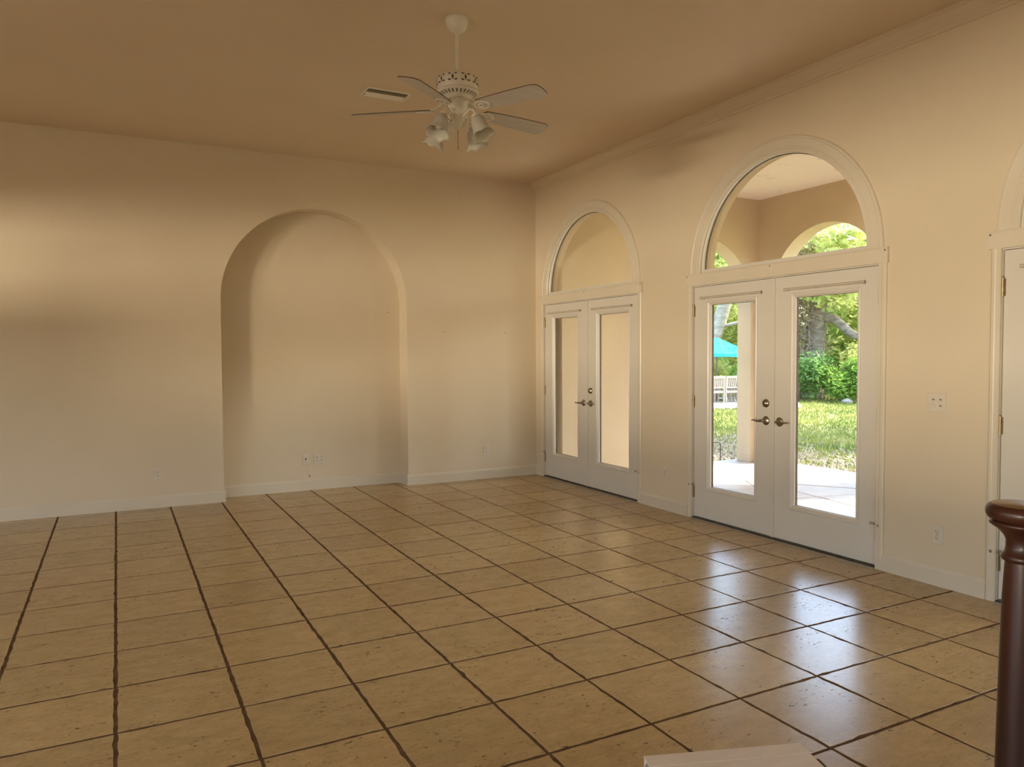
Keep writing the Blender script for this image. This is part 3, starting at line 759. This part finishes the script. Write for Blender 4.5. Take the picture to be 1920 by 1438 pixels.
# ------------------------------------------------------------------ garden
def gz(x, y):
    return -.10 - .0075 * max(0, math.hypot(x - 8, y - 6)) 
b = MB(); N = 44
gxs = [8.0 + 62 * (i / N) ** 1.3 for i in range(N + 1)]; gys = [-30 + 100 * j / N for j in range(N + 1)]
gr_ = random.Random(5)
b.add([(x, y, gz(x, y) + gr_.uniform(-.02, .02) - .03) for x in gxs for y in gys], [(i * (N + 1) + j, (i + 1) * (N + 1) + j, (i + 1) * (N + 1) + j + 1, i * (N + 1) + j + 1) for i in range(N) for j in range(N)], True)
b.add([(X0, 7.9, -.14), (8.05, 7.9, -.14), (8.05, 70, -.55), (X0, 70, -.55)], [(0, 1, 2, 3)])
b.build('ground', LAWN, kind='structure')
b = MB()
pp = [(16.2, 17.5), (18.9, 16.6), (21.0, 18.6), (21.6, 22.0), (18.6, 23.6), (15.4, 21.6)]
b.loops([[(x, y, gz(x, y) - .05) for x, y in pp], [(x, y, gz(x, y) + .012) for x, y in pp]], cap=True)
b.build('patio_ground', PAVE, kind='structure')

def blades(name, mat_, label, n, sampler, h, wd, seed, cat, flat=False):
    r = random.Random(seed); b = MB()
    for _ in range(n):
        x, y = sampler(r); z = gz(x, y) - .02; a = r.uniform(0, PI); c, s = math.cos(a), math.sin(a); hh = h * r.uniform(.5, 1.3); w2 = wd * r.uniform(.6, 1.3)
        if flat:
            t = r.uniform(-.5, .5)
            b.add([(x - c * w2, y - s * w2, z + .02 + abs(t) * .03), (x + s * w2 * .5, y - c * w2 * .5, z + .02), (x + c * w2, y + s * w2, z + .03 + hh), (x - s * w2 * .5, y + c * w2 * .5, z + .025)], [(0, 1, 2, 3)])
        else:
            lx, ly = r.gauss(0, .4) * hh, r.gauss(0, .4) * hh
            b.add([(x - c * w2, y - s * w2, z), (x + c * w2, y + s * w2, z), (x + lx, y + ly, z + hh)], [(0, 1, 2)])
    o = b.build(name, mat_, fix=False); tag(o, label, cat, kind='stuff'); return o
def strip(r):
    d = 8.2 + abs(r.gauss(0, 1)) * 1.1; return d, r.uniform(-1, 12)
def strip2(r):
    y = 8.0 + abs(r.gauss(0, 1)) * 1.2; return r.uniform(4.8, 9.5), y
blades('leaf_litter', LITTER, 'dry brown leaf litter scattered along the porch edge', 9000, lambda r: strip(r) if r.random() < .7 else strip2(r), .035, .05, 21, 'leaves', True)
def lawnpt(r):
    x = 8.4 + 18 * r.random() ** 1.2; return x, r.uniform(.45, 1.25) * x
blades('lawn_grass', GRASS, 'short sunlit grass covering the garden lawn', 42000, lawnpt, .07, .014, 22, 'grass')

def leaves(mb, blobs, n, size, seed):
    r = random.Random(seed)
    tot = sum(q[3] * q[4] * q[5] for q in blobs)
    for (cx, cy, cz, rx, ry, rz) in blobs:
        k = int(n * rx * ry * rz / tot)
        for _ in range(k):
            d = Vector((r.gauss(0, 1), r.gauss(0, 1), r.gauss(0, 1))).normalized(); rad = r.random() ** .45
            p = Vector((cx + d.x * rx * rad, cy + d.y * ry * rad, cz + d.z * rz * rad))
            if p.z < -.35: continue
            a = Vector((r.gauss(0, 1), r.gauss(0, 1), r.gauss(0, .6))).normalized(); c = a.cross(Vector((r.gauss(0, 1), r.gauss(0, 1), r.gauss(0, 1)))).normalized(); s = size * r.uniform(.6, 1.4)
            mb.add([p - a * s, p + c * s * .42, p + a * s, p - c * s * .42 - Vector((0, 0, s * .15))], [(0, 1, 2, 3)])
def blobs_around(cx, cy, cz, R, hz, n, seed, small=.45):
    r = random.Random(seed); o = []
    for _ in range(n):
        a = r.uniform(0, 2 * PI); q = math.sqrt(r.random()) * R
        s = R * small * r.uniform(.7, 1.3)
        o.append((cx + q * math.cos(a), cy + q * math.sin(a), cz + r.uniform(-1, 1) * hz, s, s, s * .75))
    return o
def bush(x, y, wid, hgt, mt, n, size, seed, label):
    e = empty('bush', (x, y, gz(x, y)), label, 'bush', 'bushes along the garden edge')
    b = MB(); r = random.Random(seed)
    bl = [(x + r.uniform(-1, 1) * wid * .6, y + r.uniform(-1, 1) * wid * .6, gz(x, y) + hgt * r.uniform(.25, .75), wid * .5, wid * .5, hgt * .33) for _ in range(9)]
    leaves(b, bl, n, size, seed); b.build('foliage', mt, e, fix=False, kind='stuff')
    b = MB()
    for k in range(5):
        b.tube([(x + r.uniform(-.1, .1), y + r.uniform(-.1, .1), gz(x, y) - .05), (x + r.uniform(-.3, .3), y + r.uniform(-.3, .3), hgt * .35), (x + r.uniform(-.6, .6) * wid, y + r.uniform(-.6, .6) * wid, hgt * .75)], [.03, .02, .01], 6)
    b.build('stems', BARK, e)
def tree(x, y, path, rads, crown, mt, n, size, seed, label, bark=BARK, limbs=()):
    e = empty('tree', (x, y, gz(x, y)), label, 'tree', 'trees at the garden edge')
    b = MB(); b.tube(path, rads, 14); b.build('trunk', bark, e)
    for pts, rr in limbs:
        b = MB(); b.tube(pts, rr, 12); b.build('limb', bark, e)
    b = MB(); leaves(b, crown, n, size, seed); b.build('foliage', mt, e, fix=False, kind='stuff')
    return e
# big vine-clad oak with a low curving limb
t = tree(23.6, 20.3, [(23.6, 20.35, -.4), (23.65, 20.32, .3), (23.75, 20.3, 1.4), (23.85, 20.3, 2.6), (24.0, 20.3, 3.6), (24.2, 20.35, 4.4), (24.3, 20.4, 5.2)], [.58, .44, .38, .36, .30, .22, .10],
         blobs_around(24.4, 20.4, 4.6, 2.8, .9, 20, 31, .36), LEAFS[0], 5200, .17, 31, 'big vine-clad oak with a low limb arching out over the bushes',
         limbs=[([(23.9, 20.3, 2.75), (24.0, 19.95, 2.83), (24.07, 19.6, 2.72), (24.1, 19.3, 2.48), (24.05, 18.95, 2.22), (23.95, 18.5, 2.05), (23.8, 17.6, 2.15), (23.6, 16.6, 2.7)], [.20, .19, .17, .165, .155, .145, .12, .07]),
                ([(23.95, 20.3, 3.6), (24.3, 20.9, 4.6), (24.8, 21.6, 5.2), (25.2, 22.4, 5.8)], [.22, .18, .14, .08]),
                ([(24.0, 20.3, 4.2), (24.3, 19.4, 4.9), (24.5, 18.6, 5.6)], [.18, .14, .07])])
b = MB(); r = random.Random(41)
for k in range(420):
    px, py = 23.15 + r.gauss(0, .45), 20.65 + r.gauss(0, .55); z = r.uniform(.6, 6.4)
    pts = [Vector((px, py, z))]
    for q in range(4): pts.append(pts[-1] + Vector((r.gauss(0, .14), r.gauss(0, .14), r.gauss(-.12, .16))))
    b.tube(pts, r.uniform(.008, .02), 4)
b.build('dry_vines', VINE, t, fix=False, kind='stuff')
b = MB(); leaves(b, [(23.1, 20.7, 3.2, .8, .9, 2.4), (22.7, 20.3, 5.2, 1.0, 1.3, .9), (22.6, 19.4, 5.0, .9, .9, .8)], 3600, .07, 42); b.build('withered_leaves', VINE, t, fix=False, kind='stuff')
tree(21.2, 24.0, [(21.0, 24.0, -.4), (21.3, 23.85, .6), (21.6, 23.7, 1.6), (21.95, 23.55, 2.7), (22.3, 23.4, 3.9), (22.6, 23.3, 5.0), (22.9, 23.2, 6.0)], [.42, .34, .30, .28, .26, .20, .12],
     blobs_around(23.2, 24.0, 5.4, 2.4, .9, 14, 33), LEAFS[0], 3000, .16, 33, 'leaning pale-barked tree rising behind the turquoise umbrella', PALEBARK,
     limbs=[([(21.9, 23.55, 2.55), (22.5, 22.9, 2.75), (23.1, 22.2, 2.7), (23.7, 21.6, 2.9)], [.07, .06, .05, .03])])
bt = [(30.5, 33.0, 0, 'yellow-green tree standing farthest back above the umbrella'), (29.0, 28.2, 0, 'bright yellow-green tree seen between umbrella and vine-clad oak'),
      (31.0, 25.0, 1, 'mid-green tree rising behind the trunk of the vine-clad oak'), (30.2, 21.2, 0, 'sunlit yellow tree behind the arching oak limb'), (30.5, 17.0, 2, 'dark green tree behind the tip of the arching limb'),
      (25.5, 32.5, 1, 'green tree at the far end of the patio, behind the leaning trunk'), (33.5, 12.5, 1, 'green tree past the dark one, away from the patio')]
for i, (x, y, k, lab) in enumerate(bt):
    r = random.Random(60 + i); bl = blobs_around(x, y, 3.9, 2.8, 2.3, 26, 70 + i, .42)
    bl += [(x + r.uniform(-2.5, 2.5), y + r.uniform(-2.5, 2.5), r.uniform(.4, 2.5), 1.5, 1.5, 1.3) for _ in range(7)]
    tree(x, y, [(x, y, -.6), (x + .1, y, 2), (x + .3, y + .2, 4), (x + .2, y, 6)], [.34, .28, .2, .08], bl, LEAFS[k], 7500, .165, 80 + i, lab)
bs = [(21.9, 19.4, 1.1, 1.75, 2, 'deep green ferny bush at the foot of the vine-clad oak'), (22.9, 18.3, 1.0, 1.5, 1, 'mid-green bush under the arching oak limb'), (23.4, 17.2, 1.1, 1.9, 1, 'tall mid-green bush beside the pale rock'),
      (24.6, 16.4, 1.2, 1.8, 2, 'dark bush beyond the pale rock, away from the patio'), (24.6, 18.9, 1.0, 2.2, 0, 'yellow-green bush glowing behind the arching limb'), (22.0, 22.0, 1.0, 1.3, 1, 'green bush between leaning tree and vine-clad oak'),
      (22.2, 24.6, 1.2, 1.7, 0, 'yellow-green bush right behind the patio table'), (20.6, 26.0, 1.2, 1.8, 1, 'green bush at the back of the patio by the umbrella pole'), (23.6, 25.8, 1.3, 2.2, 2, 'deep green tall bush behind the leaning tree'), (18.6, 27.5, 1.3, 2.0, 1, 'green bush at the outermost back corner of the patio')]
for i, (x, y, w_, h_, k, lab) in enumerate(bs): bush(x, y, w_, h_, LEAFS[k], 2600, .085, 100 + i, lab)
# shade oak whose crown hangs over the near lawn
tree(20.5, 6.0, [(20.5, 6.0, -.5), (20.4, 6.1, 2.5), (19.8, 6.6, 5), (18.8, 7.4, 7)], [.4, .34, .28, .16],
     blobs_around(17.2, 7.9, 7.8, 2.5, .7, 22, 35, .5), LEAFS[2], 9000, .17, 35, 'spreading oak shading the near lawn, beyond the porch arches')
b = MB(); rk = random.Random(9)
b.lathe([(0, -.08), (.14, -.06), (.19, .0), (.16, .06), (.09, .09), (0, .10)], (22.2, 17.55, -.22), seg=12, wave=lambda r, z, a: (r * (1 + .18 * math.sin(3 * a + 5 * z)), z + .02 * math.cos(2 * a)))
tag(b.build('rock', ROCK), 'pale rock lying at the foot of the bushes', 'rock')
b = MB(); zf = gz(7, 8)
b.tube([(7.62, 8.13, zf - .10), (7.62, 8.13, .17), (7.61, 8.135, .19), (7.33, 8.28, .20), (7.32, 8.285, .185), (7.32, 8.285, zf - .10)], .008, 8)
tag(b.build('garden_hoop', IRON), 'low dark iron hoop stuck in the ground at the porch end', 'garden hoop')

# umbrella, table and chairs on the far patio
ux_, uy_ = 19.02, 20.50; g0 = gz(ux_, uy_) + .012
U = empty('patio_umbrella', (ux_, uy_, g0), 'turquoise patio umbrella on a dark pole over the garden table', 'umbrella')
b = MB(); b.tube([(ux_, uy_, g0 + .72), (ux_, uy_, 2.02)], .022, 10); b.tube([(ux_, uy_, g0), (ux_, uy_, g0 + .72)], .022, 10); b.build('pole', POLE, U)
b = MB(); b.lathe([(.24, 0), (.24, .04), (.20, .07), (.04, .08), (.03, .22)], (ux_, uy_, g0), seg=20); b.build('base', IRON, U)
for k in range(8):
    a0, a1 = 2 * PI * k / 8 + .2, 2 * PI * (k + 1) / 8 + .2; am = (a0 + a1) / 2
    def up_(r, a, z): return (ux_ + r * math.cos(a), uy_ + r * math.sin(a), z)
    rows = [(.02, 2.03, 0), (.40, 1.86, .02), (.85, 1.66, .03), (1.28, 1.47, .05)]
    v = []
    for r_, z, sag in rows: v += [up_(r_, a0, z), up_(r_ * (1 - .04), am, z - sag * .4), up_(r_, a1, z)]
    v += [up_(1.28, a0, 1.36), up_(1.23, am, 1.345), up_(1.28, a1, 1.36)]
    f = [(3 * i + j, 3 * i + j + 1, 3 * i + j + 4, 3 * i + j + 3) for i in range(4) for j in range(2)]
    b = MB(); b.add(v, f); o = b.build('canopy_panel', TEAL, U, fix=False)
    md = o.modifiers.new('thickness', 'SOLIDIFY'); md.thickness = .006
b = MB(); b.lathe([(.03, 0), (.035, .02), (.015, .05), (0, .08)], (ux_, uy_, 2.03), seg=12); b.build('finial', POLE, U)
T_ = empty('patio_table', (ux_, uy_, g0), 'weathered teak garden table under the turquoise umbrella', 'table')
for k in range(8):
    b = MB(); y_ = uy_ - .44 + k * .11
    if k == 3 or k == 4:
        b.box(ux_ - .75, ux_ - .05, y_, y_ + .10, g0 + .70, g0 + .73); b.box(ux_ + .05, ux_ + .75, y_, y_ + .10, g0 + .70, g0 + .73)
    else: b.box(ux_ - .75, ux_ + .75, y_, y_ + .10, g0 + .70, g0 + .73)
    b.build('slat', TEAK, T_)
for sx in (-1, 1):
    for sy in (-1, 1):
        b = MB(); b.box(ux_ + sx * .66 - .035, ux_ + sx * .66 + .035, uy_ + sy * .36 - .035, uy_ + sy * .36 + .035, g0, g0 + .70); b.build('leg', TEAK, T_)
for ya in (uy_ - .40, uy_ + .37):
    b = MB(); b.box(ux_ - .70, ux_ + .70, ya, ya + .03, g0 + .60, g0 + .70); b.build('apron', TEAK, T_)
def chair_proto(label):
    c = empty('patio_chair', (0, 0, 0), label, 'chair', 'teak chairs round the garden table')
    for sx in (-.26, .26):
        b = MB(); b.box(sx - .025, sx + .025, .20, .25, 0, .64); b.build('leg', TEAK, c, local=True)
        b = MB(); b.prism([(-.25, 0), (-.20, 0), (-.20, .45), (-.24, .92), (-.29, .92), (-.25, .45)], 'x', sx - .025, sx + .025); b.build('leg', TEAK, c, local=True)
        b = MB(); b.box(sx - .035, sx + .035, -.24, .28, .64, .67); b.build('armrest', TEAK, c, local=True)
    b = MB(); b.box(-.26, .26, .205, .235, .34, .41); b.box(-.26, .26, -.235, -.205, .34, .41); b.box(-.272, -.248, -.22, .22, .34, .41); b.box(.248, .272, -.22, .22, .34, .41); b.build('seat_frame', TEAK, c, local=True)
    for k in range(5):
        b = MB(); b.box(-.25, .25, -.19 + k * .085, -.12 + k * .085, .41, .43); b.build('seat_slat', TEAK, c, local=True)
    b = MB(); b.box(-.26, .26, -.285, -.255, .84, .92); b.build('back_rail', TEAK, c, local=True)
    b = MB(); b.box(-.26, .26, -.245, -.225, .50, .55); b.build('back_rail', TEAK, c, local=True)
    for k in range(6):
        x = -.205 + k * .082
        b = MB(); b.prism([(-.238, .55), (-.226, .55), (-.262, .84), (-.274, .84)], 'x', x - .02, x + .02); b.build('back_slat', TEAK, c, local=True)
    return c
ch = chair_proto('teak garden chair facing the table, the one turned squarely away from the house')
ch.location = (18.72, 19.60, gz(18.6, 19.6) + .012); ch.rotation_euler.z = -.15
for x, y, rz, lab in ((18.10, 19.66, -.02, 'teak garden chair facing the table, the one farthest from the porch pillar'), (19.42, 19.58, .12, 'teak garden chair next to the porch pillar as seen from indoors'),
                      (20.30, 20.75, 1.7, 'teak garden chair at the table end, the one closest to the oak'), (18.7, 21.45, 3.2, 'teak garden chair on the far side of the table, behind the umbrella pole')):
    c = copy_tree(ch); c.location = (x, y, gz(x, y) + .012); c.rotation_euler.z = rz; c['label'] = lab
